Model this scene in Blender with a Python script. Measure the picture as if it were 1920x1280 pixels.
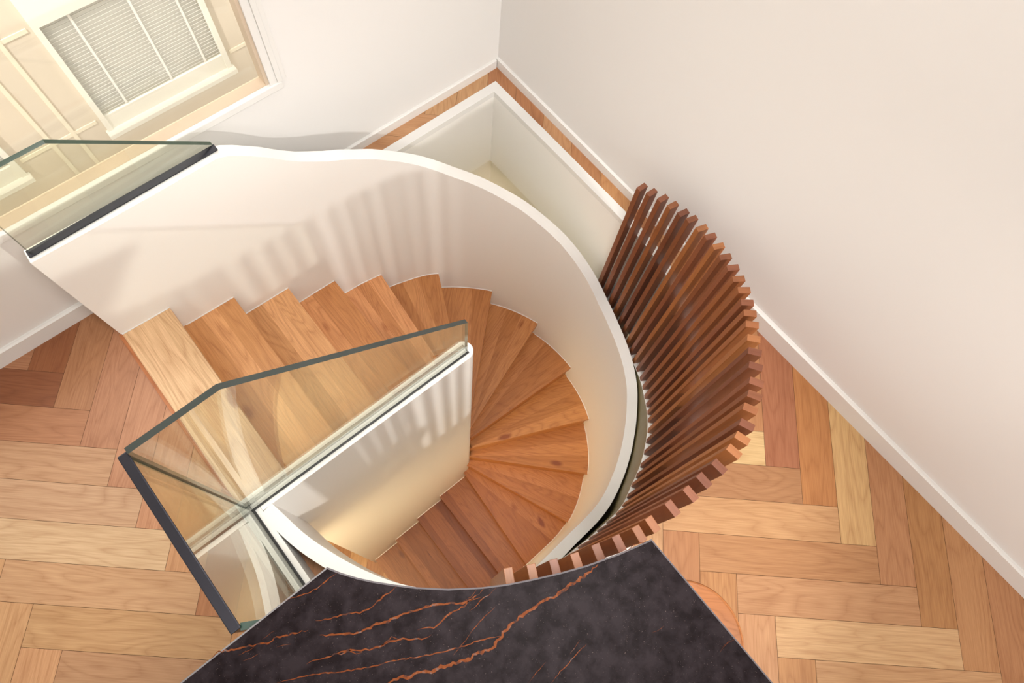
import bpy, bmesh, math, random
from mathutils import Vector, Matrix
from mathutils.geometry import tessellate_polygon

for o in list(bpy.data.objects):
    bpy.data.objects.remove(o, do_unlink=True)
sc = bpy.context.scene
COL = sc.collection
R = math.radians

# Scene frame used in the numbers below: x along the window wall (room corner at 0, room towards -x),
# y away from the window wall into the room, z up.  Blender's y is -y.
def W(x, y, z): return (x, -y, z)

# ------------------------------------------------------------------ camera
cam_d = bpy.data.cameras.new('camera'); cam = bpy.data.objects.new('camera', cam_d); COL.objects.link(cam)
XR = Vector((0.7720, -0.6320, 0.0640)).normalized()
FW = Vector((0.2700, 0.2340, -0.9340)).normalized()
XR = (XR - FW * XR.dot(FW)).normalized()
UP = XR.cross(FW)
m = Matrix((XR, UP, -FW)).transposed().to_4x4()
m.translation = Vector((-1.641, -1.843, 2.714))
cam.matrix_world = m
cam_d.sensor_width = 36.0; cam_d.lens = 1305.42 / 1920 * 36.0; cam_d.clip_start = 0.02
sc.camera = cam

# ------------------------------------------------------------------ light and exposure
sc.view_settings.view_transform = 'Standard'; sc.view_settings.look = 'None'
sc.view_settings.gamma = 1.0; sc.view_settings.exposure = 0.57
sc.view_settings.use_curve_mapping = False
wd = bpy.data.worlds.new('world'); sc.world = wd; wd.use_nodes = True
bg = wd.node_tree.nodes['Background']; bg.inputs[0].default_value = (1.0, 0.96, 0.89, 1); bg.inputs[1].default_value = 1.05

def light(name, kind, loc, power, color, target=None, size=None, size_y=None, soft=None, spot=None):
    d = bpy.data.lights.new(name, kind); d.energy = power; d.color = color
    if kind == 'AREA':
        d.shape = 'RECTANGLE'; d.size = size; d.size_y = size_y or size
    elif soft is not None and kind != 'SUN':
        d.shadow_soft_size = soft
    if kind == 'SPOT': d.spot_size = R(spot); d.spot_blend = 0.6
    o = bpy.data.objects.new(name, d); COL.objects.link(o); o.location = W(*loc)
    if target:
        v = Vector(W(*target)) - Vector(W(*loc)); o.rotation_euler = v.to_track_quat('-Z', 'Y').to_euler()
    return o
light('ceiling_fill', 'AREA', (-2.8, 2.3, 2.92), 17, (1.0, 0.985, 0.965), (-2.8, 2.3, 0), 2.8, 2.4)  # unseen soft fill added overhead to brighten the whole room
light('rear_fill', 'AREA', (-2.2, 4.85, 2.0), 58, (1.0, 0.985, 0.97), (-1.5, .5, .2), 1.9, 1.2)  # fill added behind the camera to even out the walls; no window there
light('window_daylight', 'AREA', (-2.1, -0.45, 2.3), 20, (1.0, 0.975, 0.94), (-1.6, 1.6, 0.4), 1.5, 0.9)
light('corner_fill', 'AREA', (-.75, .75, 2.96), 6, (1.0, 0.985, 0.96), (-.6, .5, 0), .4, .4)  # unseen fill added to lift the wall corner and the void below
light('wall_spotlight', 'SPOT', (-0.45, 4.5, 2.0), 160, (1.0, 0.97, 0.92), (-1.15, .9, .1), soft=0.05, spot=50)
light('lower_hall_light', 'AREA', (-2.7, 1.3, -0.7), 34, (1.0, 0.76, 0.42), (-2.7, 1.3, -3), 0.7, 0.7)
light('lower_storey_fill', 'AREA', (-.8, 3.2, -.6), 25, (1.0, 0.88, 0.62), (-.8, 3.0, -3), 0.7, 0.7)  # warm fill added to lighten the lower part of the right wall
light('lower_corner_fill', 'POINT', (-0.36, 0.40, -2.2), 13, (1.0, 0.80, 0.46), soft=0.08)  # warm point source added to brighten the corner below the floor edge
light('stairwell_fill', 'SPOT', (-1.30, 2.05, 2.9), 125, (1.0, 0.975, 0.94), (-1.30, .95, -.4), soft=.35, spot=66)  # spot added above the well to brighten its walls and treads
sun = light('sun', 'SUN', (0, 0, 8), 2.4, (1.0, 0.96, 0.90)); sun.data.angle = R(2)
sun.rotation_euler = Vector((0.45, 0.26, -0.80)).to_track_quat('-Z', 'Y').to_euler()

# ------------------------------------------------------------------ helpers
def lin(c):
    return tuple(((v / 255) / 12.92 if v / 255 <= 0.04045 else ((v / 255 + 0.055) / 1.055) ** 2.4) for v in c)

def mesh(name, verts, faces, mats, parent=None, midx=None, uv=None, tone=None, smooth=False, recalc=True, bevel=0, kind=None):
    me = bpy.data.meshes.new(name)
    me.from_pydata([W(*v) for v in verts], [], [tuple(f) for f in faces])
    if not isinstance(mats, (list, tuple)): mats = [mats]
    for m_ in mats: me.materials.append(m_)
    if midx:
        for p, i in zip(me.polygons, midx): p.material_index = i
    if uv:
        ul = me.uv_layers.new(name='UVMap'); k = 0
        for p, fu in zip(me.polygons, uv):
            for li, c in zip(p.loop_indices, fu): ul.data[li].uv = c
    if tone:
        ca = me.color_attributes.new('tone', 'FLOAT_COLOR', 'CORNER')
        for p, c in zip(me.polygons, tone):
            for li in p.loop_indices: ca.data[li].color = (*c, 1)
    if recalc:
        bm = bmesh.new(); bm.from_mesh(me)
        bmesh.ops.recalc_face_normals(bm, faces=bm.faces); bm.to_mesh(me); bm.free()
    if smooth:
        for p in me.polygons: p.use_smooth = True
        try: me.set_sharp_from_angle(angle=R(35))
        except Exception: pass
    o = bpy.data.objects.new(name, me); COL.objects.link(o)
    if parent: o.parent = parent
    if kind: o['kind'] = kind
    if bevel:
        b = o.modifiers.new('bevel', 'BEVEL'); b.width = bevel; b.segments = 2; b.limit_method = 'ANGLE'; b.angle_limit = R(40)
    return o

def thing(name, label, cat, loc=(0, 0, 0), group=None):
    o = bpy.data.objects.new(name, None); COL.objects.link(o); o.location = W(*loc)
    o.empty_display_size = 0.1
    o['label'] = label; o['category'] = cat
    if group: o['group'] = group
    return o
def keep(o, root):
    # parts are modelled in room coordinates: undo the root's offset
    o.matrix_parent_inverse = Matrix.Translation(-Vector(root.location)); return o

def prism_data(poly, z0, z1):
    n = len(poly)
    v = [(x, y, z0) for x, y in poly] + [(x, y, z1) for x, y in poly]
    tri = tessellate_polygon([[Vector((x, y, 0)) for x, y in poly]])
    f = [tuple(t) for t in tri] + [tuple(i + n for i in t) for t in tri]
    f += [(i, (i + 1) % n, (i + 1) % n + n, i + n) for i in range(n)]
    return v, f
def prism(name, poly, z0, z1, mat, parent=None, **k):
    v, f = prism_data(poly, z0, z1); return mesh(name, v, f, mat, parent, **k)
def box(name, x0, x1, y0, y1, z0, z1, mat, parent=None, **k):
    n = [(x0, y0), (x1, y0), (x1, y1), (x0, y1)]
    v = [(x, y, z0) for x, y in n] + [(x, y, z1) for x, y in n]
    f = [(0, 1, 2, 3), (4, 5, 6, 7), (0, 1, 5, 4), (1, 2, 6, 5), (2, 3, 7, 6), (3, 0, 4, 7)]
    return mesh(name, v, f, mat, parent, **k)
class MB:
    def __init__(s): s.v = []; s.f = []; s.m = []
    def add(s, v, f, mi=0):
        b = len(s.v); s.v += v; s.f += [tuple(i + b for i in q) for q in f]; s.m += [mi] * len(f)
    def box(s, x0, x1, y0, y1, z0, z1, mi=0):
        n = [(x0, y0), (x1, y0), (x1, y1), (x0, y1)]
        s.add([(x, y, z0) for x, y in n] + [(x, y, z1) for x, y in n],
              [(0, 1, 2, 3), (4, 5, 6, 7), (0, 1, 5, 4), (1, 2, 6, 5), (2, 3, 7, 6), (3, 0, 4, 7)], mi)
    def build(s, name, mats, parent=None, **k): return mesh(name, s.v, s.f, mats, parent, midx=s.m, **k)

def crom(P, n=8):
    P = [Vector(p) for p in P]; P = [2 * P[0] - P[1]] + P + [2 * P[-1] - P[-2]]; out = []
    for i in range(1, len(P) - 2):
        a, b, c, d = P[i - 1:i + 3]
        for k in range(n):
            t = k / n
            out.append(.5 * ((2 * b) + (-a + c) * t + (2 * a - 5 * b + 4 * c - d) * t * t + (-a + 3 * b - 3 * c + d) * t ** 3))
    out.append(P[-2].copy()); return out
def offs(path, d):
    out = []
    for i, p in enumerate(path):
        t = (path[min(i + 1, len(path) - 1)] - path[max(i - 1, 0)]).normalized()
        out.append(p + Vector((t.y, -t.x)) * d)
    return out
def cum(path):
    s = [0]
    for a, b in zip(path[:-1], path[1:]): s.append(s[-1] + (b - a).length)
    return s
def interp(T, s):
    if s <= T[0][0]: return T[0][1]
    for (a, u), (b, v) in zip(T[:-1], T[1:]):
        if s <= b: return u + (v - u) * (s - a) / (b - a)
    return T[-1][1]
def ribbon(pa, pb, z0, z1):
    """solid wall between plan path pa and pb, from z0[i] to z1[i]"""
    n = len(pa); v = []
    for i in range(n):
        v += [(pa[i].x, pa[i].y, z0[i]), (pb[i].x, pb[i].y, z0[i]), (pb[i].x, pb[i].y, z1[i]), (pa[i].x, pa[i].y, z1[i])]
    f = []
    for i in range(n - 1):
        a = 4 * i; b = a + 4
        f += [(a, b, b + 3, a + 3), (a + 1, a + 2, b + 2, b + 1), (a + 3, b + 3, b + 2, a + 2), (a, a + 1, b + 1, b)]
    f += [(0, 1, 2, 3), (4 * n - 4, 4 * n - 3, 4 * n - 2, 4 * n - 1)]
    return v, f

# ------------------------------------------------------------------ materials
def nm(name):
    m_ = bpy.data.materials.new(name); m_.use_nodes = True
    nt = m_.node_tree; return m_, nt, nt.nodes['Principled BSDF']
def plain(name, rgb, rough=0.5, metal=0.0, bump=0.0, scale=60, var=0.0, linear=False):
    m_, nt, b = nm(name)
    c = rgb if linear else lin(rgb)
    b.inputs['Base Color'].default_value = (*c, 1); b.inputs['Roughness'].default_value = rough; b.inputs['Metallic'].default_value = metal
    tc = nt.nodes.new('ShaderNodeTexCoord'); nz = nt.nodes.new('ShaderNodeTexNoise'); nz.inputs['Scale'].default_value = scale
    nz.inputs['Detail'].default_value = 4
    nt.links.new(tc.outputs['Object'], nz.inputs['Vector'])
    if bump:
        bp = nt.nodes.new('ShaderNodeBump'); bp.inputs['Strength'].default_value = bump; bp.inputs['Distance'].default_value = 0.002
        nt.links.new(nz.outputs['Fac'], bp.inputs['Height']); nt.links.new(bp.outputs[0], b.inputs['Normal'])
    if var:
        mx = nt.nodes.new('ShaderNodeMix'); mx.data_type = 'RGBA'
        mx.inputs['A'].default_value = (*[v * (1 - var) for v in c], 1); mx.inputs['B'].default_value = (*[min(1, v * (1 + var)) for v in c], 1)
        nt.links.new(nz.outputs['Fac'], mx.inputs['Factor']); nt.links.new(mx.outputs['Result'], b.inputs['Base Color'])
    return m_
M = {}
M['wall'] = plain('wall_paint', (.815, .80, .78), 0.75, bump=0.05, scale=250, linear=True)
M['stairwhite'] = plain('balustrade_paint', (.91, .895, .86), 0.55, bump=0.04, scale=200, linear=True)
M['trimwhite'] = plain('gloss_white', (.80, .79, .765), 0.35, bump=0.02, linear=True)
M['ceiling'] = plain('ceiling_paint', (.84, .81, .76), 0.8, bump=0.03, linear=True)
M['gasket'] = plain('black_gasket', (.008, .008, .009), 0.45, bump=0.1, linear=True)
M['darkmetal'] = plain('anodised_dark_metal', (.035, .035, .045), 0.35, 0.7, bump=0.05, linear=True)
M['alu'] = plain('brushed_aluminium', (.22, .215, .20), 0.4, 0.6, bump=0.05, linear=True)
M['glassedge'] = plain('green_glass_edge', (.030, .060, .046), 0.12, var=.3, scale=9, linear=True)
M['glassedge_g'] = plain('grey_glass_edge', (.040, .048, .044), 0.15, var=.3, scale=9, linear=True)
M['facade'] = plain('cream_cladding', (.74, .66, .55), 0.6, var=.04, scale=2, linear=True)
M['facade_line'] = plain('cladding_joint', (.88, .81, .66), 0.6, var=.02, linear=True)
M['outwhite'] = plain('outside_white_paint', (.9, .88, .80), 0.5, var=.02, linear=True)
M['blind'] = plain('blind_slat', (.90, .89, .85), 0.5, var=.03, linear=True)
M['tanframe'] = plain('tan_window_frame', (.62, .50, .38), 0.5, var=.15, scale=5, linear=True)
M['underlay'] = plain('dark_joint', (.10, .045, .02), 0.8, var=.1, linear=True)
M['slabedge'] = plain('stone_edge', (.11, .10, .11), 0.3, var=.1, linear=True)
M['cabinet'] = plain('dark_cabinet', (.05, .045, .045), 0.5, var=.1, linear=True)

def glassmat(name, tint):
    m_ = bpy.data.materials.new(name); m_.use_nodes = True; nt = m_.node_tree
    for n in list(nt.nodes): nt.nodes.remove(n)
    out = nt.nodes.new('ShaderNodeOutputMaterial'); mix = nt.nodes.new('ShaderNodeMixShader')
    tr = nt.nodes.new('ShaderNodeBsdfTransparent'); tr.inputs[0].default_value = (*tint, 1)
    gl = nt.nodes.new('ShaderNodeBsdfGlossy'); gl.inputs['Roughness'].default_value = 0.01; gl.inputs[0].default_value = (.9, .92, .88, 1)
    lw = nt.nodes.new('ShaderNodeLayerWeight'); lw.inputs[0].default_value = 0.5
    pw = nt.nodes.new('ShaderNodeMath'); pw.operation = 'POWER'; pw.inputs[1].default_value = 4.5
    nt.links.new(lw.outputs['Facing'], pw.inputs[0])
    ad = nt.nodes.new('ShaderNodeMath'); ad.operation = 'MULTIPLY_ADD'; ad.inputs[1].default_value = 1.05; ad.inputs[2].default_value = 0.035
    nt.links.new(pw.outputs[0], ad.inputs[0])
    nt.links.new(ad.outputs[0], mix.inputs[0]); nt.links.new(tr.outputs[0], mix.inputs[1]); nt.links.new(gl.outputs[0], mix.inputs[2])
    nt.links.new(mix.outputs[0], out.inputs[0]); return m_
M['glass'] = glassmat('balustrade_glass', (.95, .96, .915)); M['pane'] = glassmat('window_glass', (.985, .985, .975))

def wood(name, base=None, grain=0.16, fine=0.10, rough=0.42, knots=0.0, cath=9.0, dark=(.35, .20, .10)):
    """wood: colour from 'tone' attribute (or base), grain runs along U"""
    m_, nt, b = nm(name); N = nt.nodes; L = nt.links
    def math_(op, a, b_=None, clamp=False):
        n = N.new('ShaderNodeMath'); n.operation = op; n.use_clamp = clamp
        for i, v in enumerate((a, b_)):
            if v is None: continue
            if isinstance(v, (int, float)): n.inputs[i].default_value = v
            else: L.new(v, n.inputs[i])
        return n.outputs[0]
    uv = N.new('ShaderNodeUVMap'); uv.uv_map = 'UVMap'
    def tex(sx, sy, scale, detail=3, dist=0):
        mp = N.new('ShaderNodeMapping'); mp.inputs['Scale'].default_value = (sx, sy, 1); L.new(uv.outputs[0], mp.inputs[0])
        t = N.new('ShaderNodeTexNoise'); t.inputs['Scale'].default_value = scale; t.inputs['Detail'].default_value = detail
        t.inputs['Distortion'].default_value = dist; L.new(mp.outputs[0], t.inputs['Vector']); return t.outputs['Fac']
    big = tex(1.1, 6.5, 1.0, 2, 0.3)
    rings = math_('ABSOLUTE', math_('SINE', math_('MULTIPLY', big, cath * 6.28)))
    rings = math_('POWER', rings, 0.6)
    finen = tex(9, 230, 1.0, 3)
    pores = math_('SMOOTH_MIN', finen, 0.5)
    fac = math_('ADD', math_('MULTIPLY', math_('SUBTRACT', 1.0, rings), grain), math_('MULTIPLY', math_('SUBTRACT', finen, 0.35), fine * 2.2))
    broad = tex(1.5, 12, 1.0, 2)
    fac = math_('ADD', fac, math_('MULTIPLY', math_('SUBTRACT', broad, 0.5), 0.35))
    if knots:
        mp = N.new('ShaderNodeMapping'); mp.inputs['Scale'].default_value = (3.0, 7.0, 1); L.new(uv.outputs[0], mp.inputs[0])
        vo = N.new('ShaderNodeTexVoronoi'); vo.inputs['Scale'].default_value = 1.0; vo.inputs['Randomness'].default_value = 1; L.new(mp.outputs[0], vo.inputs['Vector'])
        gate = math_('GREATER_THAN', vo.outputs['Color'], 0.56)
        kn = math_('SUBTRACT', 1.0, math_('DIVIDE', vo.outputs['Distance'], 0.17), True)
        fac = math_('ADD', fac, math_('MULTIPLY', math_('MULTIPLY', kn, gate), knots))
    fac = math_('MINIMUM', math_('MAXIMUM', fac, -0.12), 1.0)
    mx = N.new('ShaderNodeMix'); mx.data_type = 'RGBA'; mx.blend_type = 'MULTIPLY'; mx.clamp_factor = False
    if base: mx.inputs['A'].default_value = (*lin(base), 1)
    else:
        at = N.new('ShaderNodeAttribute'); at.attribute_name = 'tone'; L.new(at.outputs['Color'], mx.inputs['A'])
    mx.inputs['B'].default_value = (*dark, 1)
    L.new(fac, mx.inputs['Factor'])
    L.new(mx.outputs['Result'], b.inputs['Base Color'])
    b.inputs['Roughness'].default_value = rough
    bp = N.new('ShaderNodeBump'); bp.inputs['Strength'].default_value = 0.08; bp.inputs['Distance'].default_value = 0.001
    L.new(finen, bp.inputs['Height']); L.new(bp.outputs[0], b.inputs['Normal'])
    return m_
M['oakfloor'] = wood('oak_floorboard', grain=.30, fine=.42, cath=8, dark=(.50, .33, .20))
M['oaktread'] = wood('oak_tread', grain=.34, fine=.45, knots=1.6, cath=8, dark=(.46, .28, .16))
M['walnut'] = wood('walnut_slat_wood', grain=.22, fine=.2, cath=9, dark=(.36, .24, .18), rough=.45)
M['stoolwood'] = wood('turned_oak', base=(182, 116, 66), grain=.3, fine=.2, cath=10)

def marble():
    m_, nt, b = nm('dark_marble'); N = nt.nodes; L = nt.links
    tc = N.new('ShaderNodeTexCoord')
    n1 = N.new('ShaderNodeTexNoise'); n1.inputs['Scale'].default_value = 26; n1.inputs['Detail'].default_value = 7; n1.inputs['Roughness'].default_value = .62
    n1.inputs['Distortion'].default_value = 0.25
    L.new(tc.outputs['Object'], n1.inputs['Vector'])
    cr = N.new('ShaderNodeValToRGB'); e = cr.color_ramp.elements
    e[0].position = .38; e[0].color = (.0075, .0048, .0054, 1); e[1].position = .62; e[1].color = (.019, .0140, .0158, 1)
    L.new(n1.outputs['Fac'], cr.inputs[0])
    n2 = N.new('ShaderNodeTexNoise'); n2.inputs['Scale'].default_value = 420; n2.inputs['Detail'].default_value = 1
    L.new(tc.outputs['Object'], n2.inputs['Vector'])
    c2 = N.new('ShaderNodeValToRGB'); f = c2.color_ramp.elements; f[0].position = .72; f[0].color = (0, 0, 0, 1); f[1].position = .80; f[1].color = (.3, .3, .3, 1)
    L.new(n2.outputs['Fac'], c2.inputs[0])
    mx = N.new('ShaderNodeMix'); mx.data_type = 'RGBA'; L.new(c2.outputs[0], mx.inputs['Factor']); L.new(cr.outputs[0], mx.inputs['A'])
    mx.inputs['B'].default_value = (.30, .22, .20, 1)
    L.new(mx.outputs['Result'], b.inputs['Base Color']); b.inputs['Roughness'].default_value = .45; b.inputs['Specular IOR Level'].default_value = .04
    return m_
M['marble'] = marble()
def veinmat():
    m_, nt, b = nm('copper_vein'); N = nt.nodes; L = nt.links
    tc = N.new('ShaderNodeTexCoord'); n1 = N.new('ShaderNodeTexNoise'); n1.inputs['Scale'].default_value = 90; n1.inputs['Detail'].default_value = 5
    L.new(tc.outputs['Object'], n1.inputs['Vector'])
    cr = N.new('ShaderNodeValToRGB'); e = cr.color_ramp.elements
    e[0].position = .34; e[0].color = (.04, .02, .016, 1); e[1].position = .46; e[1].color = (.120, .030, .008, 1)
    x = e.new(.60); x.color = (.15, .045, .015, 1); x = e.new(.72); x.color = (.11, .08, .075, 1)
    L.new(n1.outputs['Fac'], cr.inputs[0]); L.new(cr.outputs[0], b.inputs['Base Color']); b.inputs['Roughness'].default_value = .5; b.inputs['Specular IOR Level'].default_value = .05
    return m_
M['vein'] = veinmat()

# ------------------------------------------------------------------ plan of the opening
Q = 0.19                                   # riser height
CX, CY = -1.077, 1.084                     # centre of the stair curve
def arc(r, a0, a1, n):
    return [Vector((CX + r * math.cos(R(a0 + (a1 - a0) * i / n)), CY + r * math.sin(R(a0 + (a1 - a0) * i / n)))) for i in range(n + 1)]
CURL = crom([(-1.18, 2.028), (-1.30, 1.998), (-1.42, 1.945), (-1.53, 1.882), (-1.66, 1.78), (-1.775, 1.655), (-1.855, 1.52),
             (-1.906, 1.399), (-1.936, 1.305), (-1.955, 1.208), (-1.966, 1.150)], 5)
ARC = arc(.985, 0, 66, 26)
RUN = [Vector(p) for p in [(-0.75, 2.020), (-0.85, 2.042), (-0.97, 2.048), (-1.08, 2.044)]]
STRAIGHT = [Vector((-2.08, .118)), Vector((-.112, .118)), Vector((-.100, .6))]
EDGE = STRAIGHT + ARC + RUN + CURL          # inner face of the floor edge, seen from the void
HOLE = EDGE + [Vector((-2.02, 1.150)), Vector((-2.02, 1.075)), Vector((-2.08, 1.075))]

# ------------------------------------------------------------------ room shell
ROOM = (-4.3, 0.0, 0.0, 4.9)
H = 3.0
def xb(y): return .004 + .0135 * y           # face of the right wall
def structure(o): o['kind'] = 'structure'; return o
# window wall with its opening
WX0, WX1, WZ0, WZ1 = -3.3, -1.100, .615, 2.5
b_ = MB()
b_.box(ROOM[0], .2, -.06, 0, -3.3, WZ0 - .03)
b_.box(ROOM[0], .2, -.06, 0, WZ1, H)
b_.box(ROOM[0], WX0, -.06, 0, WZ0 - .03, WZ1); b_.box(WX1, .2, -.06, 0, WZ0 - .03, WZ1)
structure(b_.build('wall_window_side', M['wall']))
v = [(xb(-.1), -.1, -3.3), (xb(5), 5, -3.3), (.25, 5, -3.3), (.25, -.1, -3.3)]
v += [(x, y, H) for x, y, z in v]
structure(mesh('wall_right', v, [(0, 1, 2, 3), (4, 5, 6, 7), (0, 1, 5, 4), (1, 2, 6, 5), (2, 3, 7, 6), (3, 0, 4, 7)], M['wall']))
structure(box('wall_left', -4.4, -4.3, -.06, 5, -3.3, H, M['wall']))
structure(box('wall_back', -4.4, .25, 4.9, 5.0, -3.3, H, M['wall']))
structure(box('ceiling', -4.4, .25, -.06, 5.0, H, H + .1, M['ceiling']))

# ---- herringbone floor: every board is a face group clipped to the floor's outline
S = .14; TH = R(-43.25); OX, OY = 11.253, -12.362
def lat(u, v):
    du, dv = u - OX, v - OY
    return (S * (math.cos(TH) * du + math.sin(TH) * dv), S * (-math.sin(TH) * du + math.cos(TH) * dv))
def clip(poly, tri):
    # Sutherland-Hodgman against a ccw triangle; vertices carry (x,y,U,V)
    out = poly
    for i in range(3):
        a, b = tri[i], tri[(i + 1) % 3]
        def side(p): return (b[0] - a[0]) * (p[1] - a[1]) - (b[1] - a[1]) * (p[0] - a[0])
        src, out = out, []
        for j in range(len(src)):
            p, q = src[j], src[(j + 1) % len(src)]; sp, sq = side(p), side(q)
            if sp >= 0: out.append(p)
            if (sp > 0 > sq) or (sp < 0 < sq):
                t = sp / (sp - sq); out.append(tuple(p[k] + t * (q[k] - p[k]) for k in range(4)))
        if len(out) < 3: return []
    return out
TONE_H = {(0, 0): (150, 92, 58), (1, 0): (186, 130, 92), (2, 0): (204, 160, 122), (3, 0): (210, 170, 134), (4, 0): (222, 188, 148),
          (5, 0): (208, 165, 124), (6, 0): (204, 162, 116), (7, 0): (194, 150, 112), (-1, 0): (186, 132, 96),
          (0, 2): (230, 196, 142), (1, 2): (188, 138, 96), (2, 2): (214, 166, 118), (3, 2): (198, 146, 100), (4, 2): (208, 158, 114),
          (5, 2): (226, 184, 136), (6, 2): (214, 168, 122)}
TONE_V = {-1: (158, 98, 60), 0: (184, 130, 90), 1: (190, 134, 98), 2: (198, 142, 106), 3: (206, 150, 112), 4: (208, 156, 112),
          20: (180, 118, 84), 21: (200, 138, 84), 22: (224, 182, 126), 23: (200, 144, 100), 24: (196, 142, 90), 25: (204, 150, 102),
          26: (198, 142, 98), 27: (206, 150, 106)}
rng = random.Random(4)
def rtone():
    k = rng.choice([(206, 154, 110), (196, 140, 96), (214, 168, 122), (188, 130, 88), (202, 148, 98), (210, 160, 116)])
    d = rng.uniform(-6, 6); return tuple(c + d for c in k)
def tone_lin(c, k=1.0): return tuple(min(.95, v * k) for v in lin(c))
def herringbone(name, regions, z, gain):
    V_, F_, U_, T_ = [], [], [], []
    tris = []
    for poly, holes in regions:
        rings = [[Vector((x, y, 0)) for x, y in poly]] + [[Vector((p[0], p[1], 0)) for p in h] for h in holes]
        flat = [p for r_ in rings for p in r_]
        for t in tessellate_polygon(rings):
            a, b, c = [(flat[i].x, flat[i].y) for i in t]
            cr_ = (b[0] - a[0]) * (c[1] - a[1]) - (b[1] - a[1]) * (c[0] - a[0])
            if abs(cr_) < 1e-9: continue
            tris.append((a, b, c) if cr_ > 0 else (a, c, b))
    bbs = [(min(p[0] for p in t), max(p[0] for p in t), min(p[1] for p in t), max(p[1] for p in t)) for t in tris]
    g = .005
    def plank(u0, u1, v0, v1, horiz, tone):
        du, dv = rng.uniform(0, 40), rng.uniform(0, 40)
        cs = [(u0 + g, v0 + g), (u1 - g, v0 + g), (u1 - g, v1 - g), (u0 + g, v1 - g)]
        P = []
        for (u, v) in cs:
            x, y = lat(u, v); a, b = (u, v) if horiz else (v, u)
            P.append((x, y, a * S + du, b * S + dv))
        A = sum(P[i][0] * P[(i + 1) % 4][1] - P[(i + 1) % 4][0] * P[i][1] for i in range(4))
        if A < 0: P.reverse()
        x0, x1 = min(p[0] for p in P), max(p[0] for p in P); y0, y1 = min(p[1] for p in P), max(p[1] for p in P)
        for t, bb in zip(tris, bbs):
            if bb[0] > x1 or bb[1] < x0 or bb[2] > y1 or bb[3] < y0: continue
            c = clip(P, t)
            if len(c) >= 3:
                k = len(V_); V_.extend([(p[0], p[1], z) for p in c]); F_.append(tuple(range(k, k + len(c))))
                U_.append([(p[2], p[3]) for p in c]); T_.append(tone)
    for j in range(-40, 50):
        for t in range(-5, 9):
            c = TONE_H.get((j, t)) if gain == 1 and (j, t) in TONE_H else rtone()
            plank(j - 5 + 10 * t, j + 10 * t, j, j + 1, True, tone_lin(c, GAIN * gain))
            cc = j + 10 * t
            # vertical boards: column c has its lower end at row j+1
            key = cc if (j == cc % 10 or True) else None
            c2 = TONE_V.get(cc) if (gain == 1 and ((t == 0 and -2 < j < 6) or (t == 2 and -1 < j < 8))) and cc in TONE_V else rtone()
            plank(cc, cc + 1, j + 1 - 5, j + 1, False, tone_lin(c2, GAIN * gain))
    return V_, F_, U_, T_
GAIN = .85
floor_poly = [(ROOM[0], 0), (.003, 0), (xb(4.9), 4.9), (ROOM[0], 4.9)]
V_, F_, U_, T_ = herringbone('floor', [(floor_poly, [HOLE])], 0.0, 1)
k = len(V_)
# sub-floor just beneath the boards and the slab's underside
ring = [[Vector((x, y, 0)) for x, y in floor_poly], [Vector((p.x, p.y, 0)) for p in HOLE]]
flat = [p for r_ in ring for p in r_]
tr = tessellate_polygon(ring)
for zz, mi in ((-.0015, 1), (-.50, 2)):
    b0 = len(V_); V_ += [(p.x, p.y, zz) for p in flat]
    for t in tr: F_.append(tuple(i + b0 for i in t)); U_.append([(0, 0)] * 3); T_.append((.1, .05, .02))
nb = len(F_) - 2 * len(tr)
fl = mesh('floor', V_, F_, [M['oakfloor'], M['underlay'], M['ceiling']], midx=[0] * nb + [1] * len(tr) + [2] * len(tr), uv=U_, tone=T_, recalc=False)
structure(fl)
for p in fl.data.polygons:
    pass
# lower storey floor
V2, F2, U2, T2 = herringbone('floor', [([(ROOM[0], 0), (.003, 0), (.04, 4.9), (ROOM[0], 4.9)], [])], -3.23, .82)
b0 = len(V2); V2 += [(-4.3, 0, -3.2315), (.06, 0, -3.2315), (.06, 4.9, -3.2315), (-4.3, 4.9, -3.2315)]
F2.append((b0, b0 + 1, b0 + 2, b0 + 3)); U2.append([(0, 0)] * 4); T2.append((.1, .05, .02))
structure(mesh('floor', V2, F2, [M['oakfloor'], M['underlay']], midx=[0] * (len(F2) - 1) + [1], uv=U2, tone=T2, recalc=False))

# ---- white edging round the opening and the slab face below it
rim_o = [Vector((-2.08, .072)), Vector((-.066, .072)), Vector((-.055, .6))] + arc(1.028, 0, 66, 26) + offs(RUN + CURL, -.043)
rim_i = STRAIGHT + ARC + RUN + CURL
dsg = (rim_o[10] - Vector((CX, CY))).length
if (offs(RUN + CURL, -.043)[5] - Vector((-1.2, 1.3))).length < ((RUN + CURL)[5] - Vector((-1.2, 1.3))).length:
    rim_o = rim_o[:3 + 27] + offs(RUN + CURL, .043)
n = len(rim_i)
v, f = ribbon(rim_i, rim_o, [-.03] * n, [.0025] * n)
structure(mesh('trim_1', v, f, M['trimwhite']))
fo = [p + (q_ - p) * .6 for p, q_ in zip(rim_i, rim_o)]
zb = [-.55] * 3 + [-.72] * 27 + [-.72] * 4 + [-.45] * (n - 34)
v, f = ribbon(rim_i, fo, zb, [-.0305] * n)
structure(mesh('trim_2', v, f, M['stairwhite'], smooth=True))

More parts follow.
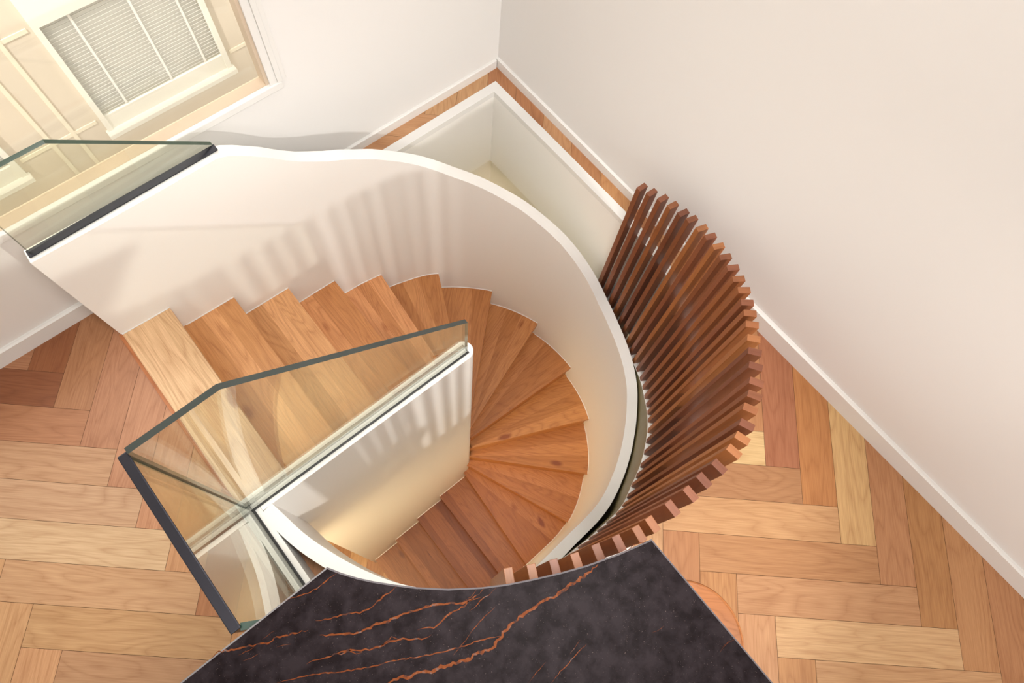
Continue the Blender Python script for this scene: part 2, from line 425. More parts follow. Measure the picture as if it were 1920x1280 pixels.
# ---- baseboards
def base(name, pts, h, t, side):
    b = MB()
    (x0, y0), (x1, y1) = pts
    if side == 'y':
        b.add([(x0, 0, 0), (x1, 0, 0), (x1, t, 0), (x0, t, 0), (x0, 0, h), (x1, 0, h), (x1, t * .55, h), (x0, t * .55, h), (x0, t, h - .004), (x1, t, h - .004)],
              [(0, 1, 2, 3), (3, 2, 9, 8), (8, 9, 6, 7), (7, 6, 5, 4), (0, 3, 8, 7, 4), (1, 5, 6, 9, 2), (0, 4, 5, 1)])
    else:
        xa, xb_ = xb(y0), xb(y1)
        b.add([(xa, y0, 0), (xb_, y1, 0), (xb_ - t, y1, 0), (xa - t, y0, 0), (xa, y0, h), (xb_, y1, h), (xb_ - t * .55, y1, h), (xa - t * .55, y0, h), (xa - t, y0, h - .004), (xb_ - t, y1, h - .004)],
              [(0, 1, 2, 3), (3, 2, 9, 8), (8, 9, 6, 7), (7, 6, 5, 4), (0, 3, 8, 7, 4), (1, 5, 6, 9, 2), (0, 4, 5, 1)])
    return structure(b.build(name, M['trimwhite']))
base('baseboard_window_side', [(-1.3, 0), (-.012, 0)], .052, .012, 'y')
base('baseboard_window_side', [(-4.3, 0), (-1.3, 0)], .088, .018, 'y')
base('baseboard_right', [(0, 0), (0, 1.45)], .056, .012, 'x')
base('baseboard_right', [(0, 1.45), (0, 4.9)], .105, .018, 'x')

# ------------------------------------------------------------------ window in the window wall, and the house across the light well
win = structure(bpy.data.objects.new('window_1', None)); COL.objects.link(win); win.location = W(-2.2, 0, WZ0)
fb = MB()
fb.box(WX0, WX1, -.055, -.004, WZ0 - .028, WZ0 + .002)        # bottom rail
fb.box(WX1 - .012, WX1, -.055, 0, WZ0, WZ1); fb.box(WX0, WX0 + .03, -.055, 0, WZ0, WZ1); fb.box(WX0, WX1, -.055, 0, WZ1 - .03, WZ1)
keep(fb.build('window_frame', M['tanframe'], win), win)
sb = MB(); sb.box(WX0 - .06, WX1 + .045, -.004, .016, WZ0 - .03, WZ0 + .004)
keep(sb.build('window_sill', M['trimwhite'], win, bevel=.004), win)
ab = MB()
for x0, x1, d in ((.0, .028, .010), (.028, .048, .016), (.048, .066, .012)):
    ab.box(WX1 + x0, WX1 + x1, 0, d, WZ0 + .0035, WZ1 + .06); ab.box(WX0 - x1, WX0 - x0, 0, d, WZ0 + .0035, WZ1 + .06)
ab.box(WX0, WX1, 0, .014, WZ1, WZ1 + .06)
keep(ab.build('window_architrave', M['trimwhite'], win, bevel=.002), win)
keep(box('window_pane', WX0 + .03, WX1 - .012, -.050, -.046, WZ0 + .002, WZ1 - .03, M['pane'], win), win)

FY = -1.2
house = thing('neighbouring_house', 'cream clad house outside the window, with white framed windows and drawn blinds', 'building', (-1.8, FY - .1, -3.3))
wb = MB(); wins = [(-1.655, -.915), (-2.84, -2.10)]
xs = [-5.5, -2.84, -2.10, -1.655, -.915, 2.0]
for x0, x1 in ((-5.5, -2.84), (-2.10, -1.655), (-.915, 2.0)): wb.box(x0, x1, FY - .12, FY, -3.3, 3.6)
for x0, x1 in wins: wb.box(x0, x1, FY - .12, FY, -3.3, -.47); wb.box(x0, x1, FY - .12, FY, .75, 3.6)
for zz in (-.39, .225): 
    for x0, x1 in ((-5.5, -2.86), (-2.08, -1.675), (-.895, 2.0)): wb.box(x0, x1, FY, FY + .004, zz - .011, zz + .011, 1)
for xx in (-1.80, -1.915, -.55, -.66):
    wb.box(xx - .010, xx + .010, FY, FY + .0055, -3.3, 3.6, 1)
keep(wb.build('wall_cladding', [M['facade'], M['facade_line']], house), house)
for (x0, x1) in wins:
    w_ = MB(); t_ = .028
    w_.box(x0, x0 + t_, FY - .05, FY + .02, -.47, .75); w_.box(x1 - t_, x1, FY - .05, FY + .02, -.47, .75)
    w_.box(x0 + t_, x1 - t_, FY - .05, FY + .02, .225, .75)
    w_.box(x0 + t_, x1 - t_, FY - .05, FY + .012, -.47, -.375)
    wf = keep(w_.build('window', M['outwhite'], house), house)
    bl = MB(); zz = -.365
    while zz < .215:
        bl.add([(x0 + t_, FY - .010, zz), (x1 - t_, FY - .010, zz), (x1 - t_, FY + .005, zz + .010), (x0 + t_, FY + .005, zz + .010),
                (x0 + t_, FY - .010, zz + .0015), (x1 - t_, FY - .010, zz + .0015), (x1 - t_, FY + .005, zz + .0115), (x0 + t_, FY + .005, zz + .0115)],
               [(0, 1, 2, 3), (4, 5, 6, 7), (0, 1, 5, 4), (1, 2, 6, 5), (2, 3, 7, 6), (3, 0, 4, 7)]); zz += .0205
    for q_ in (.16, .42, .62): bl.box(x0 + q_ * (x1 - x0) / .74 - .006, x0 + q_ * (x1 - x0) / .74 + .006, FY + .0055, FY + .007, -.365, .22)
    bl.box(x0 + t_, x1 - t_, FY - .030, FY - .026, -.375, .225)
    b1 = bl.build('blind', M['blind'], wf); 
    s_ = MB(); s_.box(x0 - .012, x1 + .012, FY, FY + .05, -.50, -.47)
    s1 = s_.build('sill', M['outwhite'], wf, bevel=.004)
    pn = box('pane', x0 + t_, x1 - t_, FY - .080, FY - .077, -.375, .225, M['pane'], wf)

# ------------------------------------------------------------------ staircase
OUTP = crom([(-2.083, .170), (-1.87, .180), (-1.645, .188), (-1.42, .194), (-1.2, .2), (-1.05, .212), (-.86, .25), (-.652, .335), (-.415, .549),
             (-.266, .834), (-.229, 1.155), (-.306, 1.467), (-.504, 1.727), (-.779, 1.885), (-1.1, 1.918), (-1.4, 1.93), (-2.05, 1.93)], 12)
SO = cum(OUTP)
NOSE = [((-1.876, .179), (-1.880, 1.09)), ((-1.647, .188), (-1.648, 1.09)), ((-1.421, .194), (-1.420, 1.09)), ((-1.200, .2), (-1.194, 1.09)),
        ((-.955, .228), (-1.038, 1.09)), ((-.652, .335), (-1.024, 1.095)), ((-.415, .549), (-1.018, 1.100)), ((-.266, .834), (-1.016, 1.104)),
        ((-.229, 1.155), (-1.019, 1.118)), ((-.306, 1.467), (-1.030, 1.138)), ((-.504, 1.727), (-1.050, 1.146)), ((-.779, 1.885), (-1.075, 1.150)),
        ((-1.155, 1.919), (-1.104, 1.152)), ((-1.324, 1.927), (-1.327, 1.152)), ((-1.548, 1.93), (-1.547, 1.152)), ((-1.764, 1.93), (-1.763, 1.152)),
        ((-1.985, 1.93), (-1.979, 1.152))]
def nearest(path, p):
    return min(range(len(path)), key=lambda i: (path[i] - Vector(p)).length)
stair = thing('winding_staircase', 'oak winder staircase going down and round between white curved wall and white central wall', 'staircase', (-1.2, 1.1, -3.23))
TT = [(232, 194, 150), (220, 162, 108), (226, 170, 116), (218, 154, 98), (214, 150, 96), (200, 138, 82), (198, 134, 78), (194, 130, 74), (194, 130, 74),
      (200, 136, 74), (200, 136, 76), (186, 122, 68), (168, 106, 56), (142, 86, 46), (128, 74, 38), (122, 70, 34), (130, 76, 38)]  # same oak throughout; dimming down the well is put into the tones
def lerp2(a, b, t): return (a[0] + (b[0] - a[0]) * t, a[1] + (b[1] - a[1]) * t)
trng = random.Random(11)
prev = ((-2.08, .170), (-2.08, 1.075))
for k, (a, b) in enumerate(NOSE):
    # outline: back edge (prev) to the nosing (a-b), slightly extended below the upper tread
    pa, pb = prev
    ia, ib = nearest(OUTP, pa), nearest(OUTP, a)
    nd = Vector(((a[0] + b[0]) / 2 - (pa[0] + pb[0]) / 2, (a[1] + b[1]) / 2 - (pa[1] + pb[1]) / 2)).normalized()
    back = .0 if k == 0 else .022
    outer = [Vector(pa)] + [OUTP[i].copy() for i in range(ia + 1, ib)] + [Vector(a)]
    inner = [Vector(pb), Vector(b)]
    m_ = len(outer)
    din = (Vector(b) - Vector(a)).normalized()
    z1 = -Q * k - (.0005 if k == 0 else 0); z0 = z1 - .036
    # staves run from outer wall to inner wall, parallel to the nosing
    V_, F_, U_, T_ = [], [], [], []
    cuts = sorted([trng.uniform(.25, .45), trng.uniform(.6, .78)])
    st = [0] + cuts + [1]
    # parametrise outer curve by length
    so = cum(outer); tot = so[-1]
    def po_(t):
        s = t * tot
        for i in range(len(so) - 1):
            if s <= so[i + 1] + 1e-9:
                w_ = (s - so[i]) / max(1e-9, so[i + 1] - so[i]); return outer[i].lerp(outer[i + 1], w_)
        return outer[-1].copy()
    def pi_(t): return inner[0].lerp(inner[1], t)
    if 5 <= k <= 12:
        def pi_(t): return inner[0].lerp(inner[1], max(0, min(1, t)))
    for s_i in range(len(st) - 1):
        t0, t1 = st[s_i], st[s_i + 1]
        lo = -back / max(.1, tot) if s_i == 0 else t0
        pts = []
        o0 = po_(0) - (nd * back if s_i == 0 else nd * 0) if s_i == 0 else po_(t0)
        i0 = pi_(0) - nd * (back if s_i == 0 else 0) if s_i == 0 else pi_(t0)
        nn = 5
        top_o = [o0] + [po_(t0 + (t1 - t0) * j / nn) for j in range(1, nn + 1)]
        i1 = pi_(t1)
        ring_ = top_o + [i1, i0]
        if (i1 - i0).length < 1e-4: ring_ = top_o + [i1]
        if k == 0: ring_[0] = Vector((-2.08, .170)) if s_i == 0 else ring_[0]
        base_i = len(V_); V_ += [(p.x, p.y, z1) for p in ring_]
        F_.append(tuple(range(base_i, base_i + len(ring_))))
        off = (trng.uniform(0, 50), trng.uniform(0, 50)); ax = din; ay = Vector((-din.y, din.x))
        U_.append([(p.dot(ax) + off[0], p.dot(ay) + off[1]) for p in ring_])
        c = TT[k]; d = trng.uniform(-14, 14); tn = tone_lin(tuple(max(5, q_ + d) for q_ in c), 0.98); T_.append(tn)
    # nosing front face and underside
    A3, B3 = Vector(a), Vector(b)
    base_i = len(V_); V_ += [(A3.x, A3.y, z1), (B3.x, B3.y, z1), (B3.x, B3.y, z0), (A3.x, A3.y, z0)]
    F_.append((base_i, base_i + 1, base_i + 2, base_i + 3)); L_ = (B3 - A3).length
    U_.append([(0, 0), (L_, 0), (L_, .036), (0, .036)]); T_.append(tn)
    O0 = Vector(pa) - nd * back; I0 = Vector(pb) - nd * back
    und = [O0] + outer[1:] + [Vector(b), I0]
    if (Vector(b) - I0).length < 1e-4: und.pop()
    base_i = len(V_); V_ += [(p.x, p.y, z0) for p in und]; F_.append(tuple(range(base_i, base_i + len(und))))
    U_.append([(p.x, p.y) for p in und]); T_.append(tn)
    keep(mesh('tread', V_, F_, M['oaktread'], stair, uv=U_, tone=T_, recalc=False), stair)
    wpts = [p.copy() for p in ([outer[0]] + outer[1:])]
    if len(wpts) > 1:
        wi = offs(wpts, .0035)
        if (wi[len(wi) // 2] - Vector((-1.3, 1.1))).length > (wpts[len(wi) // 2] - Vector((-1.3, 1.1))).length: wi = offs(wpts, -.0035)
        bv, bf = ribbon(wpts, wi, [z1 - .002] * len(wpts), [z1 + .003] * len(wpts))
        keep(mesh('wall_bead', bv, bf, M['trimwhite'], stair), stair)
    if k >= 13:
        keep(box('wall_bead', b[0], pb[0], 1.152, 1.1555, z1 - .002, z1 + .003, M['trimwhite'], stair), stair)
    # riser under the nosing, set back behind it
    rb = -.018
    A2 = Vector(a) + nd * rb; B2 = Vector(b) + nd * rb; A4 = A2 - nd * .014; B4 = B2 - nd * .014
    zt, zl = z0, -Q * (k + 1)
    v = [(A2.x, A2.y, zl), (B2.x, B2.y, zl), (B2.x, B2.y, zt), (A2.x, A2.y, zt), (A4.x, A4.y, zl), (B4.x, B4.y, zl), (B4.x, B4.y, zt), (A4.x, A4.y, zt)]
    ff = [(0, 1, 2, 3), (4, 5, 6, 7), (0, 1, 5, 4), (3, 2, 6, 7), (0, 3, 7, 4), (1, 2, 6, 5)]
    uu = [[(v[i][0] + v[i][1] + k, v[i][2]) for i in q_] for q_ in ff]
    keep(mesh('riser', v, ff, M['oaktread'], stair, uv=uu, tone=[tn] * 6), stair)
    prev = (a, b)
# thin nosing strip where the landing meets the top board
tn = tone_lin((176, 110, 66), 1.1)
v = [(-2.092, .17, 0), (-2.080, .17, 0), (-2.080, 1.075, 0), (-2.092, 1.075, 0), (-2.092, .17, .005), (-2.080, .17, .003), (-2.080, 1.075, .003), (-2.092, 1.075, .005)]
ff = [(0, 1, 2, 3), (4, 5, 6, 7), (0, 1, 5, 4), (1, 2, 6, 5), (2, 3, 7, 6), (3, 0, 4, 7)]
keep(mesh('landing_strip', v, ff, M['oaktread'], stair, uv=[[(v[i][1], v[i][0]) for i in q_] for q_ in ff], tone=[tn] * 6), stair)

# ---- curved outer wall of the stair
PROF = [(0, .63), (.67, .655), (.70, .64), (.74, .61), (.816, .54), (.884, .465), (.937, .415), (.983, .38), (1.034, .345), (1.094, .315), (1.16, .275), (1.228, .24),
        (1.298, .195), (1.371, .145), (1.454, .09), (1.553, .025), (1.665, -.035), (1.774, -.10), (1.881, -.155), (1.99, -.22), (2.098, -.28),
        (2.205, -.35), (2.315, -.43), (2.422, -.52), (2.53, -.58), (2.638, -.62), (2.746, -.65), (2.855, -.68), (2.966, -.74), (3.075, -.79),
        (3.181, -.82), (3.288, -.84), (3.394, -.83), (3.5, -.79), (3.61, -.74), (3.8, -.68), (4.7, -.68)]
bal = thing('curved_balustrade_wall', 'white plastered wall curving round the outside of the stair, its top dipping in a wave', 'balustrade', (-.7, .3, -3.23))
po2 = offs(OUTP, .055)
if (po2[120] - Vector((CX, CY))).length < (OUTP[120] - Vector((CX, CY))).length: po2 = offs(OUTP, -.055)
v, f = ribbon(OUTP, po2, [-3.23] * len(OUTP), [interp(PROF, s) for s in SO])
# the wall's top stands clear of the floor: start at floor level on the landing
keep(mesh('wall_body', v, f, M['stairwhite'], bal, smooth=True), bal)

# ---- central wall between the two flights
cw = thing('central_stair_wall', 'white wall standing between upper and lower flights, with rounded end', 'wall', (-1.5, 1.11, -3.23))
pts = [(-2.0, 1.075), (-1.075, 1.075)] + [(-1.0735 + .0385 * math.sin(R(a_)) , 1.1135 - .0385 * math.cos(R(a_))) for a_ in range(15, 180, 15)] + [(-1.075, 1.152), (-2.0, 1.152)]
vv, ff_ = prism_data(pts, -3.23, .15)
keep(mesh('wall_body', vv, ff_, M['stairwhite'], cw, smooth=True, bevel=.004), cw)

# ---- low white kerb round the end of the opening
kb = thing('opening_kerb', 'low white kerb curving from the central wall to beneath the marble top', 'kerb', (-1.9, 1.4, 0))
cu = CURL[2 * 5:]
co = offs(cu, .05)
if (co[10] - Vector((-1.2, 1.3))).length < (cu[10] - Vector((-1.2, 1.3))).length: co = offs(cu, -.05)
v, f = ribbon([p + (q_ - p) * .004 / .05 * -1 for p, q_ in zip(cu, co)], co, [-.44] * len(cu), [.15] * len(cu))
keep(mesh('curved_kerb', v, f, M['trimwhite'], kb, smooth=True), kb)
keep(box('straight_kerb', -2.066, -2.0005, 1.075, 1.66, .0005, .149, M['trimwhite'], kb), kb)

# ------------------------------------------------------------------ glass balustrades
def pane_xz(name, poly, y0, y1, parent, edge='glassedge'):
    n = len(poly); v = [(x, y0, z) for x, z in poly] + [(x, y1, z) for x, z in poly]
    f = [tuple(range(n)), tuple(range(n, 2 * n))] + [(i, (i + 1) % n, (i + 1) % n + n, i + n) for i in range(n)]
    return mesh(name, v, f, [M['glass'], M[edge]], parent, midx=[0, 0] + [1] * n)
def pane_yz(name, poly, x0, x1, parent, edge='glassedge'):
    n = len(poly); v = [(x0, y, z) for y, z in poly] + [(x1, y, z) for y, z in poly]
    f = [tuple(range(n)), tuple(range(n, 2 * n))] + [(i, (i + 1) % n, (i + 1) % n + n, i + n) for i in range(n)]
    return mesh(name, v, f, [M['glass'], M[edge]], parent, midx=[0, 0] + [1] * n)
g1 = thing('glass_balustrade', 'clear glass guard with sloping end on the white wall below the window', 'glass guard', (-1.75, .145, .65))
keep(pane_xz('glass_panel', [(-2.068, .60), (-2.058, .999), (-1.805, .999), (-1.402, .665), (-1.402, .60)], .130, .147, g1), g1)
v = [(-2.075, .128, .633), (-1.398, .1445, .658), (-1.398, .170, .658), (-2.075, .156, .633)]
v += [(x, y, z + .006) for x, y, z in v]
keep(mesh('base_channel', v, [(0, 1, 2, 3), (4, 5, 6, 7), (0, 1, 5, 4), (1, 2, 6, 5), (2, 3, 7, 6), (3, 0, 4, 7)], M['darkmetal'], g1), g1)

g2 = thing('glass_balustrade', 'L-shaped clear glass guard with dark top edge round the end of the central stair wall', 'glass guard', (-2.03, 1.12, .15))
keep(pane_xz('glass_panel', [(-2.026, .12), (-2.026, 1.128), (-1.790, 1.140), (-1.065, .452), (-1.065, .12)], 1.110, 1.127, g2, 'glassedge_g'), g2)
keep(pane_yz('glass_panel', [(1.110, .12), (1.110, 1.108), (1.585, 1.108), (1.585, .12)], -2.047, -2.030, g2, 'glassedge'), g2)
def pane_seg(name, a, b, t, z0, z1, parent):
    a, b = Vector(a), Vector(b); d = (b - a).normalized(); q = Vector((d.y, -d.x)) * t
    n = [a, b, b + q, a + q]; v = [(p.x, p.y, z0) for p in n] + [(p.x, p.y, z1) for p in n]
    return mesh(name, v, [(0, 1, 2, 3), (4, 5, 6, 7), (0, 1, 5, 4), (1, 2, 6, 5), (2, 3, 7, 6), (3, 0, 4, 7)], [M['glass'], M['glassedge']], parent, midx=[1, 1, 0, 1, 0, 1])
keep(pane_seg('glass_panel', (-2.034, 1.590), (-1.90, 1.667), .016, .152, 1.106, g2), g2)
keep(box('top_cap', -2.052, -2.0275, 1.112, 1.586, 1.1085, 1.114, M['darkmetal'], g2, bevel=.003), g2)
c_ = MB(); c_.box(-2.045, -1.062, 1.094, 1.108, .1502, .157); c_.box(-2.045, -1.062, 1.1085, 1.1095, .1502, .160, 1); c_.box(-2.03, -1.062, 1.1275, 1.1345, .1502, .159, 1)
c_.box(-2.062, -2.048, 1.10, 1.64, .1502, .157); c_.box(-2.029, -2.020, 1.135, 1.64, .1502, .159, 1)
keep(c_.build('base_channel', [M['alu'], M['gasket']], g2), g2)

# ------------------------------------------------------------------ walnut slat screen
SLATS=[(-0.128,1.063,0.359,-0.62),(-0.128,1.112,0.382,-0.64),(-0.132,1.168,0.414,-0.67),(-0.138,1.221,0.438,-0.71),(-0.148,1.277,0.467,-0.76),(-0.158,1.323,0.493,-0.75),(-0.175,1.380,0.523,-0.73),(-0.193,1.429,0.551,-0.70),(-0.214,1.479,0.575,-0.68),(-0.238,1.527,0.595,-0.66),(-0.266,1.577,0.624,-0.64),(-0.295,1.621,0.646,-0.62),(-0.326,1.664,0.670,-0.61),(-0.357,1.703,0.680,-0.59),(-0.387,1.736,0.696,-0.57),(-0.419,1.768,0.710,-0.55),(-0.460,1.805,0.727,-0.54),(-0.501,1.838,0.746,-0.54),(-0.548,1.872,0.772,-0.54),(-0.604,1.907,0.811,-0.54),(-0.649,1.931,0.833,-0.56),(-0.690,1.950,0.837,-0.58),(-0.738,1.976,0.849,-0.60),(-0.778,1.994,0.853,-0.62),(-0.825,2.005,0.857,-0.64),(-0.889,2.008,0.861,-0.64),(-0.950,2.008,0.865,-0.64),(-1.005,2.010,0.869,-0.64),(-1.071,2.006,0.873,-0.64),(-1.142,2.002,0.877,-0.60),(-1.187,1.997,0.881,-0.52),(-1.245,1.981,0.885,-0.44),(-1.302,1.963,0.889,-0.36),(-1.360,1.945,0.893,-0.29),(-1.413,1.922,0.897,-0.21),(-1.465,1.895,0.901,-0.13),(-1.516,1.865,0.905,-0.05)]
VEINS=[(0.0032,[(-1.728,1.725),(-1.750,1.725),(-1.773,1.724),(-1.805,1.725),(-1.821,1.718),(-1.834,1.708),(-1.868,1.693),(-1.901,1.673)]),
(0.0025,[(-1.811,1.622),(-1.838,1.621),(-1.865,1.622),(-1.895,1.614),(-1.930,1.599)]),
(0.0051,[(-1.603,1.856),(-1.623,1.848),(-1.642,1.840),(-1.662,1.825),(-1.678,1.812),(-1.717,1.794),(-1.738,1.785),(-1.760,1.776),(-1.785,1.769),(-1.807,1.760),(-1.829,1.755),(-1.848,1.747),(-1.862,1.739),(-1.876,1.730),(-1.910,1.702)]),
(0.0037,[(-1.588,1.847),(-1.603,1.848),(-1.618,1.847),(-1.644,1.848),(-1.662,1.843),(-1.681,1.840),(-1.702,1.841),(-1.719,1.840),(-1.736,1.828),(-1.748,1.823)]),
(0.0025,[(-1.567,1.862),(-1.584,1.864),(-1.604,1.861),(-1.623,1.864),(-1.642,1.863)]),
(0.0025,[(-1.602,1.837),(-1.621,1.842),(-1.639,1.838)]),
(0.0037,[(-1.731,1.850),(-1.752,1.842),(-1.767,1.830),(-1.787,1.814),(-1.805,1.802),(-1.827,1.798),(-1.840,1.794),(-1.854,1.785),(-1.868,1.776),(-1.884,1.762),(-1.897,1.761),(-1.908,1.752)]),
(0.0025,[(-1.786,1.818),(-1.797,1.799),(-1.820,1.800),(-1.838,1.791)]),
(0.0067,[(-1.363,1.964),(-1.384,1.967),(-1.405,1.964),(-1.431,1.962),(-1.455,1.957),(-1.483,1.954),(-1.510,1.949),(-1.530,1.944),(-1.554,1.941),(-1.572,1.940),(-1.587,1.941),(-1.605,1.940),(-1.618,1.943),(-1.632,1.945),(-1.642,1.949),(-1.671,1.943),(-1.705,1.931),(-1.729,1.920),(-1.753,1.911),(-1.773,1.903),(-1.790,1.893),(-1.811,1.884),(-1.830,1.873),(-1.855,1.865),(-1.883,1.854)]),
(0.0027,[(-1.619,1.943),(-1.639,1.933),(-1.659,1.922),(-1.684,1.912),(-1.709,1.901),(-1.738,1.887),(-1.763,1.874),(-1.786,1.860),(-1.810,1.845),(-1.839,1.830),(-1.869,1.815),(-1.892,1.802),(-1.915,1.787),(-1.968,1.751),(-2.025,1.722)]),
(0.0037,[(-1.923,1.679),(-1.953,1.664),(-1.986,1.647),(-1.995,1.649),(-2.013,1.640),(-2.032,1.628),(-2.064,1.611),(-2.090,1.596),(-2.105,1.600)]),
(0.0020,[(-2.021,1.636),(-2.037,1.635),(-2.058,1.629)]),
(0.0020,[(-2.023,1.654),(-2.038,1.651),(-2.057,1.644)]),
(0.0017,[(-1.976,1.636),(-1.992,1.635),(-2.006,1.634)]),
(0.0018,[(-1.992,1.665),(-1.979,1.670),(-1.964,1.679)]),
(0.0032,[(-1.961,1.730),(-1.941,1.737),(-1.921,1.746),(-1.901,1.755),(-1.881,1.762),(-1.872,1.778),(-1.861,1.785)]),
(0.0018,[(-1.591,1.891),(-1.618,1.891),(-1.648,1.895),(-1.662,1.897),(-1.683,1.903),(-1.700,1.905),(-1.720,1.909)]),
(0.0018,[(-1.489,2.071),(-1.513,2.072),(-1.548,2.075),(-1.567,2.075),(-1.596,2.080)]),
(0.0015,[(-1.579,2.042),(-1.603,2.045),(-1.633,2.049)]),
(0.0015,[(-1.495,2.056),(-1.517,2.061),(-1.530,2.063)]),
(0.0017,[(-1.235,2.268),(-1.255,2.263),(-1.278,2.266)]),
(0.0017,[(-1.245,2.263),(-1.270,2.262)]),
(0.0025,[(-1.240,2.001),(-1.259,1.993),(-1.274,1.987),(-1.290,1.985),(-1.302,1.982)]),
(0.0015,[(-1.335,2.151),(-1.354,2.149),(-1.366,2.144)])]
screen = thing('curved_slat_screen', 'curved screen of upright walnut slats round the stair opening, rising towards the marble top', 'screen', (-.4, 1.7, -.7))
srng = random.Random(3)
def slat_normal(i):
    P = [Vector(s[:2]) for s in SLATS]
    a, b = P[max(0, i - 2)], P[min(len(P) - 1, i + 2)]
    t = (b - a).normalized(); return Vector((t.y, -t.x)), t
for i, (x, y, zt, zb_) in enumerate(SLATS):
    n_, t_ = slat_normal(i)
    if n_.dot(Vector((x, y)) - Vector((CX, CY))) < 0: n_ = -n_
    hd, hw = .0213, .0112
    c = Vector((x, y))
    cs = [c - n_ * hd - t_ * hw, c + n_ * hd - t_ * hw, c + n_ * hd + t_ * hw, c - n_ * hd + t_ * hw]
    v = [(p.x, p.y, zb_) for p in cs] + [(p.x, p.y, zt) for p in cs]
    f = [(0, 1, 2, 3), (4, 5, 6, 7), (0, 1, 5, 4), (1, 2, 6, 5), (2, 3, 7, 6), (3, 0, 4, 7)]
    o_ = srng.uniform(0, 60); L_ = zt - zb_
    side = lambda w_: [(o_, 0), (o_, w_), (o_ + L_, w_), (o_ + L_, 0)]
    uv = [[(o_, 0), (o_ + .03, 0), (o_ + .03, .02), (o_, .02)]] * 2 + [side(.037), side(.02), side(.037), side(.02)]
    cc = srng.choice([(134, 78, 40), (118, 66, 36), (142, 84, 44), (108, 58, 34), (124, 70, 42), (150, 92, 48)])
    body = tone_lin(cc, 1.15); end = tone_lin((cc[0] + 8, cc[1] + 10, cc[2] + 14), 1.0)
    keep(mesh('slat', v, f, M['walnut'], screen, uv=uv, tone=[body, end] + [body] * 4, bevel=.001), screen)

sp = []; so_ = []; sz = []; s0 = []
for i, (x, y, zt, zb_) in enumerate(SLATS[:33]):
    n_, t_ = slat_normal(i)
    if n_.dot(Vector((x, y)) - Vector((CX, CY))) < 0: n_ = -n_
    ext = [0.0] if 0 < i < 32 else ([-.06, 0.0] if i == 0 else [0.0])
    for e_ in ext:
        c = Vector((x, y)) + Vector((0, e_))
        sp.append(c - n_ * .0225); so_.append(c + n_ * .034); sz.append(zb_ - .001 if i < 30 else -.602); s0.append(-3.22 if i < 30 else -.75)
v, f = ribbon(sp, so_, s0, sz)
M['olive'] = plain('olive_band', (.20, .165, .075), 0.4, var=.08, linear=True)  # olive-brown for the inner face under the slats; other faces stay white
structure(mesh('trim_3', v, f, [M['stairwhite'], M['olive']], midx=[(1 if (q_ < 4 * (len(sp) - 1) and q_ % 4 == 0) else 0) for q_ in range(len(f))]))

# ------------------------------------------------------------------ marble top
front = [(-1.823, 1.599), (-1.806, 1.628), (-1.785, 1.658), (-1.763, 1.685), (-1.732, 1.719), (-1.700, 1.752), (-1.649, 1.798), (-1.590, 1.842), (-1.546, 1.870),
         (-1.495, 1.898), (-1.440, 1.926), (-1.383, 1.952), (-1.311, 1.979), (-1.232, 2.003)]
poly = front + [(-1.232, 2.75), (-2.75, 2.75), (-2.75, 1.599)]
desk = thing('marble_topped_counter', 'dark marble counter with copper veins and curved front edge beside the slat screen', 'counter', (-1.9, 2.3, 0))
ZT = 1.12
def inset(pl, d):
    P = [Vector(p) for p in pl]; n = len(P); out = []
    for i in range(n):
        a = (P[i] - P[i - 1]).normalized(); b = (P[(i + 1) % n] - P[i]).normalized()
        na, nb_ = Vector((-a.y, a.x)), Vector((-b.y, b.x)); m_ = (na + nb_).normalized(); out.append(P[i] + m_ * d / max(.3, m_.dot(na)))
    return out
pin = inset(poly, .0035)
if abs(sum(pin[i].x * pin[(i + 1) % len(pin)].y - pin[(i + 1) % len(pin)].x * pin[i].y for i in range(len(pin)))) > abs(sum(poly[i][0] * poly[(i + 1) % len(poly)][1] - poly[(i + 1) % len(poly)][0] * poly[i][1] for i in range(len(poly)))): pin = inset(poly, -.0035)
v, f = prism_data(poly, ZT - .012, ZT - .0018)
nt_ = (len(f) - len(poly)) // 2; npp = len(poly)
v += [(p.x, p.y, ZT) for p in pin]
f = [tuple(t) if t_i < nt_ else (tuple(i + npp for i in t) if t_i < 2 * nt_ else t) for t_i, t in enumerate(f)]
f += [(npp + i, npp + (i + 1) % npp, 2 * npp + (i + 1) % npp, 2 * npp + i) for i in range(npp)]
mi = [0] * len(f)
ins = [Vector(p) for p in poly]
for w_, pl in VEINS:
    P = [Vector(p) for p in pl]
    # roughen the vein
    Q_ = []
    for a, b in zip(P[:-1], P[1:]):
        d = (b - a); nrm = Vector((-d.y, d.x)).normalized() if d.length else Vector((0, 1)); k_ = max(2, int(d.length / .006))
        for j in range(k_): Q_.append(a + d * (j / k_) + nrm * srng.uniform(-1, 1) * w_ * .5)
    Q_.append(P[-1]); nq = len(Q_)
    b0 = len(v)
    for j, p in enumerate(Q_):
        d = (Q_[min(j + 1, nq - 1)] - Q_[max(j - 1, 0)]).normalized(); nr = Vector((-d.y, d.x))
        e_ = min(1, j / 5, (nq - 1 - j) / 5) * .85 + .12
        hw = w_ * .43 * e_ * srng.uniform(.6, 1.35)
        for sgn in (-1, 1):
            q = p + nr * hw * sgn * srng.uniform(.8, 1.2); v.append((q.x, q.y, ZT + .0004))
    for j in range(nq - 1):
        f.append((b0 + 2 * j, b0 + 2 * j + 1, b0 + 2 * j + 3, b0 + 2 * j + 2)); mi.append(1)
for q_ in range(len(f)):
    if mi[q_] == 0 and len(f[q_]) == 4: mi[q_] = 2
top = mesh('countertop', v, f, [M['marble'], M['vein'], M['slabedge']], desk, midx=mi, recalc=False)
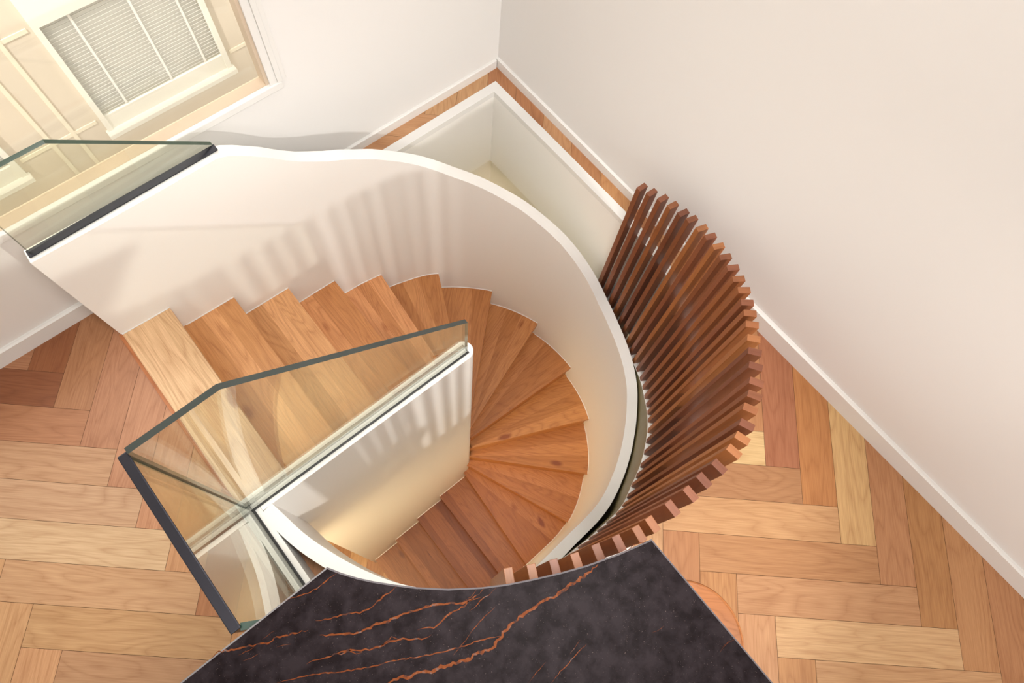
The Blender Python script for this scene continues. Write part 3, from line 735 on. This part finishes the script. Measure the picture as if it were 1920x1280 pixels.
bm = bmesh.new(); bm.from_mesh(top.data)
bmesh.ops.recalc_face_normals(bm, faces=[q_ for q_ in bm.faces if q_.material_index != 1])
for q_ in bm.faces:
    if q_.material_index == 1 and q_.normal.z < 0: q_.normal_flip()
bm.to_mesh(top.data); bm.free()
keep(top, desk)
keep(box('cabinet_body', -2.65, -1.62, 2.1, 2.7, 0, ZT - .012, M['cabinet'], desk), desk)

# ------------------------------------------------------------------ round stool under the counter
stool = thing('round_stool', 'round oak stool mostly hidden under the right side of the marble top', 'stool', (-1.187, 2.358, 0))
def disc(cx, cy, prof, n=64):
    v, f = [], []
    for r_, z in prof:
        for i in range(n): v.append((cx + r_ * math.cos(2 * math.pi * i / n), cy + r_ * math.sin(2 * math.pi * i / n), z))
    for k_ in range(len(prof) - 1):
        for i in range(n):
            j = (i + 1) % n; f.append((k_ * n + i, k_ * n + j, k_ * n + n + j, k_ * n + n + i))
    f.append(tuple(range(n))); f.append(tuple(range((len(prof) - 1) * n, len(prof) * n))); return v, f
v, f = disc(-1.187, 2.358, [(.165, .415), (.178, .420), (.1815, .432), (.1815, .443), (.178, .450), (.174, .4515), (.170, .449)])
uv = [[(v[i][0] * .7 + v[i][1] * .7 + 3, -v[i][0] * .7 + v[i][1] * .7) for i in q_] for q_ in f]
keep(mesh('seat', v, f, M['stoolwood'], stool, uv=uv, smooth=True), stool)
for a_ in (30, 150, 270):
    lx, ly = math.cos(R(a_)), math.sin(R(a_))
    cs = []
    for z, r0, rr in ((0, .155, .013), (.415, .11, .018)):
        cs.append([(-1.187 + lx * r0 + rr * math.cos(R(b_)), 2.358 + ly * r0 + rr * math.sin(R(b_)), z) for b_ in range(0, 360, 30)])
    v = cs[0] + cs[1]; n = 12
    f = [(i, (i + 1) % n, (i + 1) % n + n, i + n) for i in range(n)] + [tuple(range(n)), tuple(range(n, 2 * n))]
    keep(mesh('leg', v, f, M['stoolwood'], stool, uv=[[(v[i][2], v[i][0]) for i in q_] for q_ in f], smooth=True), stool)
